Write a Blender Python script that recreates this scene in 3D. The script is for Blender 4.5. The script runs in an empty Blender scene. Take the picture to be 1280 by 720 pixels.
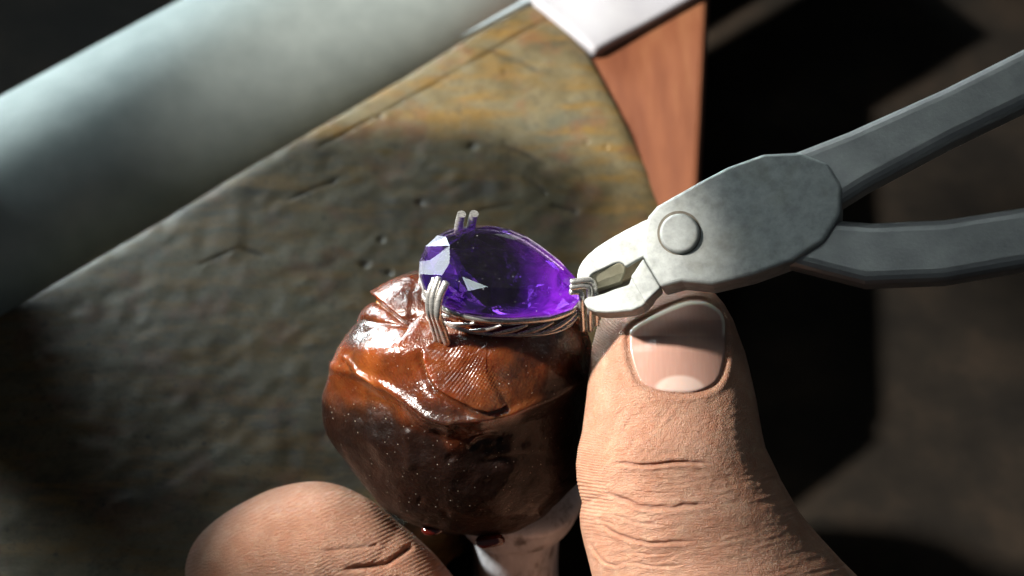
import bpy, bmesh, math
import numpy as np
from mathutils import Vector

# ---------------------------------------------------------------- camera, world, lights, exposure (1 unit = 1 cm)
sc = bpy.context.scene
sc.unit_settings.system = 'METRIC'
sc.unit_settings.scale_length = 0.01
COL = sc.collection
PITCH = math.radians(48)
D0, PXCM = 30.0, 90.0
F = np.array([0, math.cos(PITCH), -math.sin(PITCH)])
U = np.array([0, math.sin(PITCH), math.cos(PITCH)])
R = np.array([1.0, 0, 0])
CAM = -F * D0
cd = bpy.data.cameras.new('camera')
cam = bpy.data.objects.new('camera', cd)
COL.objects.link(cam)
cam.location = CAM
cam.rotation_euler = (math.radians(90) - PITCH, 0, 0)
cd.sensor_width = 36
cd.lens = 18.0 / ((640 / PXCM) / D0)
cd.clip_start, cd.clip_end = 0.5, 2000
cd.dof.use_dof = True
cd.dof.focus_distance = 30.0
cd.dof.aperture_fstop = 0.21
sc.camera = cam

w = bpy.data.worlds.new('World')
sc.world = w
w.use_nodes = True
w.node_tree.nodes['Background'].inputs[0].default_value = (0.62, 0.72, 0.80, 1)
w.node_tree.nodes['Background'].inputs[1].default_value = 0.075


def aim(o, target):
    o.rotation_euler = (Vector(target) - o.location).to_track_quat('-Z', 'Y').to_euler()


def lamp(name, kind, loc, target, energy, color, **kw):
    l = bpy.data.lights.new(name, kind)
    l.energy, l.color = energy, color
    for k, v in kw.items():
        setattr(l, k, v)
    o = bpy.data.objects.new(name, l)
    COL.objects.link(o)
    o.location = loc
    aim(o, target)
    return o


KEY = np.array([-0.67, -0.04, 0.62])
KEY = KEY / np.linalg.norm(KEY)
KT = np.array([0.7, 4.6, -2.6])
key = lamp('bench_lamp', 'SPOT', KT + KEY * 70, KT, 770000, (1.0, 0.94, 0.86), spot_size=2 * math.atan(5.0 / 70), spot_blend=0.35, shadow_soft_size=2.2)
key.scale = (2.7, 1.12, 1)          # cone stretched to a long, narrow pool, added to dim both sides
W1 = np.array([-0.68, 0.55, 0.485])
lamp('window_light', 'AREA', W1 * 60, (0, 0, -0.3), 480, (0.88, 0.98, 1.0), shape='RECTANGLE', size=16, size_y=15, spread=math.radians(34))
W2 = np.array([-0.26, 0.0, 0.96])
lamp('skylight', 'AREA', W2 * 70, (0, 0, 0), 90, (0.86, 1.0, 1.0), shape='RECTANGLE', size=13, size_y=13, spread=math.radians(20))
W3 = np.array([-0.62, 0.77, 0.14])
lamp('side_window_light', 'AREA', W3 * 60, (0, 0, -1), 4200, (0.86, 0.98, 1.0), shape='RECTANGLE', size=32, size_y=14, spread=math.radians(38))

vs = sc.view_settings
vs.view_transform = 'Standard'
vs.look = 'None'
vs.exposure = 0
vs.gamma = 1
vs.use_curve_mapping = False
sc.cycles.max_bounces = 14
sc.cycles.transmission_bounces = 12
sc.cycles.caustics_refractive = True
sc.cycles.caustics_reflective = False
sc.cycles.sample_clamp_indirect = 4.0
sc.cycles.use_denoising = True


# ---------------------------------------------------------------- helpers: geometry
def nrm(v):
    v = np.asarray(v, float)
    return v / np.linalg.norm(v)


def ray(px, py):
    return F + R * ((px - 640) / PXCM / D0) - U * ((py - 360) / PXCM / D0)


def P(px, py, d):
    return CAM + ray(px, py) * d


def Pz(px, py, z):
    r = ray(px, py)
    return CAM + r * ((z - CAM[2]) / r[2])


def Ppl(px, py, p0, n):
    r = ray(px, py)
    return CAM + r * (np.dot(np.asarray(p0) - CAM, n) / np.dot(r, n))


def proj(p):
    p = np.asarray(p) - CAM
    d = p @ F
    return 640 + (p @ R) / d * D0 * PXCM, 360 - (p @ U) / d * D0 * PXCM, d


def hash3(i, j, k, s):
    n = (i * 374761393 + j * 668265263 + k * 2147483647 + s * 974711) & 0xffffffff
    n = ((n ^ (n >> 13)) * 1274126177) & 0xffffffff
    return ((n ^ (n >> 16)) & 0xffff) / 65535.0


def vnoise(p, scale, seed=0):
    q = np.asarray(p, float) * scale + 100.0
    i = np.floor(q).astype(np.int64)
    f = q - i
    f = f * f * (3 - 2 * f)
    out = 0
    for a in (0, 1):
        for b in (0, 1):
            for c in (0, 1):
                wt = (f[..., 0] if a else 1 - f[..., 0]) * (f[..., 1] if b else 1 - f[..., 1]) * (f[..., 2] if c else 1 - f[..., 2])
                out = out + wt * hash3(i[..., 0] + a, i[..., 1] + b, i[..., 2] + c, seed)
    return out * 2 - 1


def sstep(a, b, x):
    t = np.clip((x - a) / (b - a), 0, 1)
    return t * t * (3 - 2 * t)


def polydist(px, py, pts):
    """signed distance to an open polyline (positive on its left when walking it in image coords), and parameter"""
    best = np.full(np.shape(px), 1e9)
    sign = np.ones(np.shape(px))
    tt = np.zeros(np.shape(px))
    n = len(pts) - 1
    for k in range(n):
        ax, ay = pts[k]
        bx, by = pts[k + 1]
        dx, dy = bx - ax, by - ay
        L2 = dx * dx + dy * dy
        t = np.clip(((px - ax) * dx + (py - ay) * dy) / L2, 0, 1)
        ex, ey = px - (ax + t * dx), py - (ay + t * dy)
        d = np.hypot(ex, ey)
        m = d < best
        best = np.where(m, d, best)
        sign = np.where(m, np.where(dx * (py - ay) - dy * (px - ax) > 0, -1.0, 1.0), sign)
        tt = np.where(m, (k + t) / n, tt)
    return best, sign, tt


def inpoly(px, py, poly):
    inside = np.zeros(np.shape(px), bool)
    n = len(poly)
    for k in range(n):
        x1, y1 = poly[k]
        x2, y2 = poly[(k + 1) % n]
        c = ((y1 > py) != (y2 > py)) & (px < (x2 - x1) * (py - y1) / (y2 - y1 + 1e-12) + x1)
        inside ^= c
    return inside


def gz(px, py, cx, cy, sx, sy, ang=0):
    a = math.radians(ang)
    x = (px - cx) * math.cos(a) + (py - cy) * math.sin(a)
    y = -(px - cx) * math.sin(a) + (py - cy) * math.cos(a)
    return np.exp(-0.5 * ((x / sx) ** 2 + (y / sy) ** 2))


def empty(name, loc):
    o = bpy.data.objects.new(name, None)
    o.empty_display_size = 0.3
    COL.objects.link(o)
    o.location = loc
    return o


def mesh_obj(name, verts, faces, mat, parent=None, smooth=False, origin=None):
    v = np.asarray(verts, float)
    if parent is not None:
        org = np.array(parent.location) if parent.parent is None else np.array(parent.parent.location)
    elif origin is not None:
        org = np.asarray(origin, float)
    else:
        org = np.zeros(3)
    me = bpy.data.meshes.new(name)
    if isinstance(faces, np.ndarray):
        nf, k = faces.shape
        me.vertices.add(len(v))
        me.vertices.foreach_set('co', (v - org).ravel())
        me.loops.add(nf * k)
        me.loops.foreach_set('vertex_index', faces.ravel().astype(np.int32))
        me.polygons.add(nf)
        me.polygons.foreach_set('loop_start', np.arange(0, nf * k, k, dtype=np.int32))
        me.update(calc_edges=True)
    else:
        me.from_pydata([tuple(p) for p in v - org], [], [tuple(f) for f in faces])
        me.update()
    me.validate()
    if smooth:
        me.polygons.foreach_set('use_smooth', np.ones(len(me.polygons), bool))
    o = bpy.data.objects.new(name, me)
    COL.objects.link(o)
    if parent is not None:
        o.parent = parent
    else:
        o.location = org
    if mat:
        me.materials.append(mat)
    return o


def recalc(o):
    bm = bmesh.new()
    bm.from_mesh(o.data)
    bmesh.ops.recalc_face_normals(bm, faces=bm.faces)
    bm.to_mesh(o.data)
    bm.free()


def bevel(o, width, seg=2, ang=30):
    m = o.modifiers.new('bevel', 'BEVEL')
    m.width, m.segments = width, seg
    m.limit_method = 'ANGLE'
    m.angle_limit = math.radians(ang)
    m.harden_normals = False
    return o


def gridfaces(nr, nc, closed=False):
    r = np.arange(nr - 1)[:, None]
    c = np.arange(nc if closed else nc - 1)[None, :]
    a = r * nc + c
    b = r * nc + (c + 1) % nc
    return np.stack([a, b, b + nc, a + nc], -1).reshape(-1, 4)


def catmull(pts, n):
    pts = np.asarray(pts, float)
    q = np.vstack([2 * pts[0] - pts[1], pts, 2 * pts[-1] - pts[-2]])
    out = []
    m = len(pts) - 1
    for s in np.linspace(0, m, n):
        k = min(int(s), m - 1)
        t = s - k
        a, b, c, d = q[k], q[k + 1], q[k + 2], q[k + 3]
        out.append(0.5 * (2 * b + (c - a) * t + (2 * a - 5 * b + 4 * c - d) * t * t + (3 * b - a - 3 * c + d) * t ** 3))
    return np.array(out)


def tube(path, rad, seg=14, closed=False, cap='round', flat=None, up=(0, 0, 1)):
    """verts, faces of a tube; rad may be an array; flat=(a,b) scales the section"""
    path = np.asarray(path, float)
    n = len(path)
    rad = np.full(n, rad) if np.isscalar(rad) else np.asarray(rad)
    if closed:
        tan = np.roll(path, -1, 0) - np.roll(path, 1, 0)
    else:
        tan = np.gradient(path, axis=0)
    tan /= np.linalg.norm(tan, axis=1)[:, None]
    vs_, ns, bs = [], [], []
    up = nrm(up)
    for k in range(n):
        s = np.cross(tan[k], up)
        if np.linalg.norm(s) < 1e-3:
            s = np.cross(tan[k], (1, 0.1, 0))
        s = nrm(s)
        ns.append(s)
        bs.append(np.cross(s, tan[k]))
    P_, N_, B_, R_ = list(path), list(ns), list(bs), list(rad)
    if not closed and cap == 'round':
        for end in (0, -1):
            sgn = -1 if end == 0 else 1
            add = []
            for a in (0.35, 0.6, 0.8, 0.93, 0.995):
                add.append((path[end] + sgn * tan[end] * rad[end] * 0.55 * a, rad[end] * math.sqrt(1 - a * a)))
            for (p, r_) in add:
                if end == 0:
                    P_.insert(0, p); N_.insert(0, ns[0]); B_.insert(0, bs[0]); R_.insert(0, r_)
                else:
                    P_.append(p); N_.append(ns[-1]); B_.append(bs[-1]); R_.append(r_)
    fa, fb = flat or (1, 1)
    th = np.linspace(0, 2 * math.pi, seg, endpoint=False)
    V = []
    for p, s, b, r_ in zip(P_, N_, B_, R_):
        for t in th:
            V.append(p + s * math.cos(t) * r_ * fa + b * math.sin(t) * r_ * fb)
    m = len(P_)
    faces = [tuple(f) for f in gridfaces(m, seg, True)]
    if closed:
        for c in range(seg):
            faces.append(((m - 1) * seg + c, (m - 1) * seg + (c + 1) % seg, (c + 1) % seg, c))
    else:
        faces.append(tuple(range(seg - 1, -1, -1)))
        faces.append(tuple((m - 1) * seg + c for c in range(seg)))
    return V, faces


def prism(front, back):
    n = len(front)
    V = list(front) + list(back)
    faces = [tuple(range(n)), tuple(range(2 * n - 1, n - 1, -1))]
    for k in range(n):
        faces.append((k, n + k, n + (k + 1) % n, (k + 1) % n))
    return V, faces


def tag(o, label, cat, group=None):
    o['label'] = label
    o['category'] = cat
    if group:
        o['group'] = group
    return o


# ---------------------------------------------------------------- helpers: materials
class NT:
    def __init__(self, name):
        self.m = bpy.data.materials.new(name)
        self.m.use_nodes = True
        self.t = self.m.node_tree
        self.b = self.t.nodes['Principled BSDF']
        self.out = self.t.nodes['Material Output']
        self.tc = self.t.nodes.new('ShaderNodeTexCoord')

    def n(self, typ, ins=None, **kw):
        x = self.t.nodes.new('ShaderNode' + typ)
        for k, v in kw.items():
            setattr(x, k, v)
        for k, v in (ins or {}).items():
            self.set(x.inputs[k], v)
        return x

    def set(self, sock, v):
        if isinstance(v, bpy.types.NodeSocket):
            self.t.links.new(v, sock)
        elif isinstance(v, (tuple, list)) and len(v) == 3 and sock.type == 'RGBA':
            sock.default_value = (*v, 1)
        else:
            sock.default_value = v

    def obj(self, scale=(1, 1, 1), loc=(0, 0, 0), rot=(0, 0, 0)):
        mp = self.n('Mapping', {'Vector': self.tc.outputs['Object'], 'Scale': scale, 'Location': loc, 'Rotation': rot})
        return mp.outputs[0]

    def noise(self, scale, detail=4, rough=0.55, vec=None, dist=0.0):
        return self.n('TexNoise', {'Vector': vec or self.tc.outputs['Object'], 'Scale': scale, 'Detail': detail, 'Roughness': rough, 'Distortion': dist}).outputs['Fac']

    def ramp(self, fac, stops):
        r = self.n('ValToRGB', {'Fac': fac})
        e = r.color_ramp.elements
        while len(e) > len(stops):
            e.remove(e[-1])
        while len(e) < len(stops):
            e.new(0.5)
        for el, (p, c) in zip(e, stops):
            el.position = p
            el.color = (*c, 1) if not np.isscalar(c) else (c, c, c, 1)
        return r.outputs['Color']

    def mix(self, fac, a, b, blend='MIX'):
        x = self.t.nodes.new('ShaderNodeMix')
        x.data_type = 'RGBA'
        x.blend_type = blend
        x.clamp_factor = True
        self.set(x.inputs[0], fac)
        self.set(x.inputs[6], a)
        self.set(x.inputs[7], b)
        return x.outputs[2]

    def math(self, op, a, b=0.0, clamp=False):
        x = self.n('Math', operation=op, use_clamp=clamp)
        self.set(x.inputs[0], a)
        self.set(x.inputs[1], b)
        return x.outputs[0]

    def bump(self, h, strength=0.3, dist=0.05, normal=None):
        x = self.n('Bump', {'Height': h, 'Strength': strength, 'Distance': dist})
        if normal is not None:
            self.set(x.inputs['Normal'], normal)
        return x.outputs[0]

    def attr(self, name):
        return self.n('Attribute', attribute_name=name).outputs['Fac']

    def p(self, **kw):
        names = {'color': 'Base Color', 'rough': 'Roughness', 'metal': 'Metallic', 'normal': 'Normal', 'coat': 'Coat Weight', 'coat_rough': 'Coat Roughness',
                 'sss': 'Subsurface Weight', 'sss_radius': 'Subsurface Radius', 'sss_scale': 'Subsurface Scale', 'spec': 'Specular IOR Level', 'ior': 'IOR',
                 'trans': 'Transmission Weight', 'sheen': 'Sheen Weight', 'aniso': 'Anisotropic'}
        for k, v in kw.items():
            self.set(self.b.inputs[names[k]], v)
        return self.m


def mat_wax():
    t = NT('setting_wax')
    big = t.noise(0.9, 3)
    fine = t.noise(5, 6, 0.65)
    grime_shade = t.ramp(t.noise(1.3, 5, 0.6, t.obj(loc=(3, 1, 7))), [(0.42, 0.0), (0.64, 1.0)])
    c = t.ramp(big, [(0.3, (0.055, 0.010, 0.003)), (0.52, (0.125, 0.026, 0.006)), (0.75, (0.23, 0.064, 0.013))])
    c = t.mix(t.math('MULTIPLY', grime_shade, 0.75), c, (0.018, 0.011, 0.009))
    c = t.mix(t.attr('soot_shade'), c, (0.005, 0.0028, 0.0022))
    specks = t.ramp(t.n('TexVoronoi', {'Vector': t.tc.outputs['Object'], 'Scale': 13.0}, feature='F1').outputs['Distance'], [(0.07, 1.0), (0.13, 0.0)])
    keep = t.ramp(t.noise(7, 3, vec=t.obj(loc=(9, 4, 2))), [(0.46, 0.0), (0.56, 1.0)])
    dust = t.math('MULTIPLY', specks, keep)
    c = t.mix(t.math('MULTIPLY', dust, 0.75), c, (0.42, 0.38, 0.32))
    rough = t.ramp(t.noise(3.2, 6, 0.7), [(0.3, 0.10), (0.7, 0.33)])
    rough = t.mix(t.attr('soot_shade'), rough, t.ramp(t.noise(4, 6, 0.7), [(0.3, 0.28), (0.7, 0.6)]))
    h1 = t.noise(9, 5, 0.6)
    h2 = t.noise(34, 3, 0.5)
    hh = t.math('ADD', t.math('MULTIPLY', h1, 1.0), t.math('MULTIPLY', h2, 0.25))
    nb = t.bump(t.noise(3.5, 4, 0.6, t.obj(loc=(6, 6, 6))), 0.35, 0.12)
    nb = t.bump(hh, 0.30, 0.05, nb)
    nb = t.bump(dust, 0.5, 0.01, nb)
    return t.p(color=c, rough=rough, normal=nb, sss=t.math('SUBTRACT', 0.75, t.math('MULTIPLY', t.attr('soot_shade'), 0.6)), sss_radius=(0.42, 0.12, 0.04), sss_scale=1.0, coat=t.math('SUBTRACT', 0.6, t.math('MULTIPLY', t.attr('soot_shade'), 0.5)), coat_rough=0.1, ior=1.5, spec=t.math('SUBTRACT', 0.5, t.math('MULTIPLY', t.attr('soot_shade'), 0.38)))


def mat_gem(pavilion):
    t = NT('amethyst_pavilion' if pavilion else 'amethyst_crown')
    sp = t.ramp(t.n('TexVoronoi', {'Vector': t.tc.outputs['Object'], 'Scale': 13.0}, feature='F1').outputs['Distance'], [(0.03, 0.35), (0.06, 0.0)])
    t.p(color=(0.93, 0.88, 1.0), rough=t.math('ADD', sp, 0.0), trans=1.0, ior=1.54)
    if pavilion:
        veil = t.ramp(t.noise(2.2, 4, 0.6, dist=1.5), [(0.35, (0.10, 0.010, 0.24)), (0.7, (0.56, 0.08, 0.85))])
        x = t.n('BsdfDiffuse', {'Color': veil})
        sx_ = t.n('SeparateXYZ', {0: t.tc.outputs['Object']})
        zone = t.math('ADD', t.math('MULTIPLY', sx_.outputs[0], 0.40), t.math('MULTIPLY', sx_.outputs[1], -0.20))
        rr = t.math('SQRT', t.math('ADD', t.math('POWER', t.math('MULTIPLY', sx_.outputs[0], 0.9), 2.0), t.math('POWER', t.math('MULTIPLY', sx_.outputs[1], 1.3), 2.0)))
        zone = t.math('ADD', zone, t.math('MULTIPLY', t.math('SUBTRACT', rr, 0.62), 0.55))
        zone = t.math('ADD', zone, t.math('MULTIPLY', t.math('SUBTRACT', t.noise(2.6, 4, 0.6), 0.5), 0.5))
        fac = t.math('MINIMUM', t.math('MAXIMUM', t.math('ADD', zone, 0.08), 0.015), 0.6)
    else:
        x = t.n('BsdfTransparent', {'Color': (0.96, 0.93, 1.0)})
        fac = 0.45
    mx = t.n('MixShader', {0: fac, 1: t.b.outputs[0], 2: x.outputs[0]})
    if not pavilion:
        vd = t.n('TexVoronoi', {'Vector': t.tc.outputs['Object'], 'Scale': 15.0}, feature='F1').outputs['Distance']
        dust = t.math('MULTIPLY', t.ramp(vd, [(0.06, 0.6), (0.12, 0.0)]), t.ramp(t.noise(9, 2, vec=t.obj(loc=(3, 3, 3))), [(0.52, 0.0), (0.6, 1.0)]))
        film = t.math('ADD', dust, t.math('MULTIPLY', t.noise(7, 5, 0.7), 0.012))
        mx = t.n('MixShader', {0: film, 1: mx.outputs[0], 2: t.n('BsdfDiffuse', {'Color': (0.6, 0.58, 0.6)}).outputs[0]})
    t.t.links.new(mx.outputs[0], t.out.inputs['Surface'])
    va = t.n('VolumeAbsorption', {'Color': (0.50, 0.085, 0.82), 'Density': 1.25})
    t.t.links.new(va.outputs[0], t.out.inputs['Volume'])
    return t.m


def mat_silver(name='worn_silver', base=(0.78, 0.76, 0.72), r0=0.18, r1=0.42):
    t = NT(name)
    n1 = t.noise(14, 5, 0.6)
    scr = t.noise(6, 4, 0.6, t.obj(scale=(1, 9, 9), rot=(0, 0, 0.5)))
    c = t.mix(t.ramp(n1, [(0.35, 0.0), (0.75, 0.6)]), base, tuple(b * 0.55 for b in base))
    return t.p(color=c, metal=0.8, rough=t.ramp(scr, [(0.3, r0), (0.7, r1)]), normal=t.bump(n1, 0.2, 0.01))


def mat_steel(name, base, rough0, rough1, metal=0.85, dark=0.5, scr_dir=0.5):
    t = NT(name)
    scr = t.noise(10, 6, 0.65, t.obj(scale=(1, 14, 14), rot=(0, 0.3, scr_dir)))
    scr2 = t.noise(22, 4, 0.6, t.obj(scale=(16, 1, 6), rot=(0.2, 0.1, scr_dir + 0.4)))
    mott = t.noise(6, 6, 0.65)
    c = t.mix(t.ramp(mott, [(0.35, 0.0), (0.8, 1.0)]), base, tuple(b * dark for b in base))
    pits = t.ramp(t.noise(30, 3, 0.6, t.obj(loc=(4, 2, 1))), [(0.66, 0.0), (0.74, 1.0)])
    c = t.mix(t.math('MULTIPLY', pits, 0.45), c, tuple(b * 0.3 for b in base))
    c = t.mix(t.ramp(scr2, [(0.55, 0.0), (0.75, 0.5)]), c, tuple(b * 0.5 for b in base))
    c = t.mix(t.ramp(t.noise(2.2, 5, 0.6, t.obj(loc=(1, 5, 3))), [(0.52, 0.0), (0.72, 0.45)]), c, tuple(b * k for b, k in zip(base, (0.62, 0.58, 0.46))))
    h = t.math('ADD', scr, t.math('MULTIPLY', scr2, 0.8))
    h = t.math('SUBTRACT', h, t.math('MULTIPLY', pits, 0.6))
    return t.p(color=c, metal=metal, rough=t.ramp(mott, [(0.3, rough0), (0.75, rough1)]), normal=t.bump(h, 0.6, 0.010))


def mat_skin():
    t = NT('skin')
    n1 = t.noise(1.6, 4)
    n2 = t.noise(9, 5, 0.6)
    c = t.ramp(n1, [(0.3, (0.36, 0.18, 0.11)), (0.55, (0.45, 0.245, 0.16)), (0.75, (0.50, 0.29, 0.20))])
    c = t.mix(t.ramp(n2, [(0.4, 0.0), (0.8, 0.35)]), c, (0.42, 0.17, 0.10))
    c = t.mix(t.ramp(t.noise(3.3, 4, 0.6, t.obj(loc=(7, 3, 1))), [(0.48, 0.0), (0.72, 0.5)]), c, (0.42, 0.17, 0.09))
    c = t.mix(t.ramp(t.noise(4.5, 4, 0.6, t.obj(loc=(2, 8, 5))), [(0.5, 0.0), (0.75, 0.5)]), c, (0.55, 0.37, 0.25))
    c = t.mix(t.ramp(t.noise(45, 3, 0.6), [(0.3, 0.35), (0.55, 0.0)]), c, (0.26, 0.11, 0.065))
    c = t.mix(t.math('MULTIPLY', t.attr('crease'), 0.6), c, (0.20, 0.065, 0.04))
    nridge = t.noise(3.0, 3, 0.5, t.obj(scale=(9, 1, 1)))
    nc_ = t.ramp(nridge, [(0.3, (0.39, 0.225, 0.175)), (0.7, (0.415, 0.245, 0.195))])
    nc_ = t.mix(t.attr('moon'), nc_, (0.58, 0.43, 0.37))
    nc_ = t.mix(t.attr('free'), nc_, (0.66, 0.58, 0.47))
    c = t.mix(t.attr('nail'), c, nc_)
    vor = t.n('TexVoronoi', {'Vector': t.obj(scale=(1, 1, 1.6)), 'Scale': 34.0}, feature='DISTANCE_TO_EDGE').outputs['Distance']
    cell = t.ramp(vor, [(0.0, 0.0), (0.22, 1.0)])
    fine = t.noise(60, 3, 0.6)
    la = t.noise(26, 3, 0.6, t.obj(scale=(0.22, 1.5, 1.5), rot=(0, 0.6, 0)))
    lb = t.noise(26, 3, 0.6, t.obj(scale=(0.22, 1.5, 1.5), rot=(0, -0.7, 0)))
    h = t.math('ADD', t.math('MULTIPLY', cell, 0.45), t.math('MULTIPLY', fine, 0.5))
    h = t.math('ADD', h, t.math('ADD', t.math('MULTIPLY', la, 1.6), t.math('MULTIPLY', lb, 1.4)))
    amt = t.math('SUBTRACT', 1.0, t.attr('nail'))
    h = t.math('MULTIPLY', h, amt)
    h = t.math('ADD', h, t.math('MULTIPLY', t.math('MULTIPLY', nridge, t.attr('nail')), 0.12))
    nb = t.bump(h, 0.95, 0.015)
    r = t.mix(t.attr('nail'), t.ramp(n2, [(0.3, 0.33), (0.7, 0.48)]), (0.2, 0.2, 0.2))
    return t.p(color=c, rough=r, normal=nb, sss=0.35, sss_radius=(0.12, 0.04, 0.02), sss_scale=1.0, spec=0.55)


def mat_slab():
    t = NT('worn_bench_wood')
    v = t.obj(rot=(0, 0, -0.72))
    vs_ = t.obj(rot=(0, 0, -0.72), scale=(0.35, 1.6, 1))
    n1 = t.noise(0.55, 6, 0.62, v)
    n2 = t.noise(1.7, 6, 0.65, vs_)
    n3 = t.noise(5.5, 6, 0.7, v)
    c = t.ramp(n1, [(0.34, (0.09, 0.08, 0.06)), (0.46, (0.22, 0.19, 0.13)), (0.56, (0.30, 0.27, 0.21)), (0.68, (0.20, 0.21, 0.20))])
    c = t.mix(t.ramp(n2, [(0.47, 0.0), (0.60, 0.85)]), c, (0.36, 0.23, 0.075))
    c = t.mix(t.ramp(t.noise(1.4, 5, 0.6, t.obj(loc=(5, 2, 0))), [(0.52, 0.0), (0.64, 0.6)]), c, (0.30, 0.15, 0.10))
    c = t.mix(t.ramp(n3, [(0.52, 0.0), (0.75, 0.7)]), c, (0.055, 0.05, 0.042))
    c = t.mix(t.attr('mark'), c, (0.03, 0.024, 0.018))
    c = t.mix(t.attr('grime_shade'), c, t.mix(n3, (0.02, 0.02, 0.016), (0.06, 0.048, 0.036)))
    dots = t.ramp(t.n('TexVoronoi', {'Vector': v, 'Scale': 2.6}, feature='F1').outputs['Distance'], [(0.07, 1.0), (0.13, 0.0)])
    dk = t.ramp(t.noise(2.3, 2, vec=t.obj(loc=(1, 8, 0))), [(0.5, 0.0), (0.6, 1.0)])
    c = t.mix(t.math('MULTIPLY', t.math('MULTIPLY', dots, dk), 0.8), c, (0.025, 0.02, 0.017))
    h = t.math('ADD', t.noise(9, 8, 0.75, vs_), t.math('MULTIPLY', t.noise(2, 3, 0.5, v), 1.5))
    c = t.mix(t.ramp(t.noise(11, 6, 0.7, v), [(0.35, 0.0), (0.75, 0.8)]), c, t.mix(0.5, c, (0.5, 0.42, 0.3), 'MULTIPLY'))
    c = t.mix(1.0, c, (0.42, 0.385, 0.27), 'MULTIPLY')
    return t.p(color=c, rough=t.ramp(n3, [(0.3, 0.38), (0.7, 0.62)]), normal=t.bump(h, 0.22, 0.05), spec=0.35)


def mat_simple(name, stops, scale, rough, metal=0.0, bump=0.2, bscale=20, **kw):
    t = NT(name)
    c = t.ramp(t.noise(scale, 5, 0.6), stops)
    return t.p(color=c, rough=rough, metal=metal, normal=t.bump(t.noise(bscale, 5, 0.65), bump, 0.02), **kw)


# ---------------------------------------------------------------- setting: bench surface
bench_mat = mat_simple('dark_bench_wood', [(0.35, (0.006, 0.005, 0.004)), (0.5, (0.010, 0.008, 0.006)), (0.68, (0.018, 0.013, 0.009))], 0.5, 0.9, bscale=3, spec=0.1)
ZB = -8.2
g = np.linspace(-60, 60, 25)
gx, gy = np.meshgrid(g, g)
bench = mesh_obj('bench_top', np.stack([gx.ravel(), gy.ravel() + 10, np.full(gx.size, ZB)], -1), gridfaces(25, 25), bench_mat)
bench['kind'] = 'structure'


up_mat = mat_simple('dark_shade_upright', [(0.3, (0.02, 0.015, 0.01)), (0.7, (0.035, 0.025, 0.017))], 1.0, 0.6)
fr = [(-10.2, 2.0, ZB), (-10.2, 6.6, ZB), (-10.2, 7.1, 2.5), (-10.2, 6.9, 4.4), (-10.2, 5.6, 6.1), (-10.2, 3.0, 6.0), (-10.2, 2.1, 4.8)]
V_, f_ = prism([np.array(p) for p in fr], [np.array(p) + np.array([0.8, 0, 0]) for p in fr])
upright = mesh_obj('added_shade_upright', V_, f_, up_mat)  # upright added off to the left only to cast shade on the block
recalc(upright)
bevel(upright, 0.15, 3)
upright['kind'] = 'structure'


def shade_flaps():  # unseen flaps, added to keep the lamp's light off both sides
    Lp = KT + KEY * 70
    pc = KT + KEY * 22
    a_dir = nrm(np.cross(KEY, np.cross((1.0, 0, 0), KEY)))      # sideways in the beam
    m = mat_simple('black_shade_flap', [(0.3, (0.01, 0.01, 0.01)), (0.7, (0.016, 0.016, 0.016))], 1.0, 0.7)

    def flap(pts, push, out):
        q = []
        for p in pts:
            r_ = np.asarray(p) - Lp
            q.append(Lp + r_ * (np.dot(pc - Lp, KEY) / np.dot(r_, KEY)) + a_dir * push)
        fr = q + [p + a_dir * out for p in q[::-1]]
        V, f = prism(fr, [p + KEY * 0.15 for p in fr])
        o = mesh_obj('shade_flap', V, f, m)
        recalc(o)
        o['kind'] = 'structure'
    flap([Pz(846, 120, -4.9), P(846, 292, 29.5), P(846, 450, 29.8), P(846, 600, 29.7), P(846, 790, 29.8)], 0.50, 7)
    flap([Pz(430, 240, -4.7), P(428, 400, 31.8), P(415, 520, 31.6), P(350, 600, 32.6), P(330, 790, 32.4)], -0.45, -7)


shade_flaps()

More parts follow.
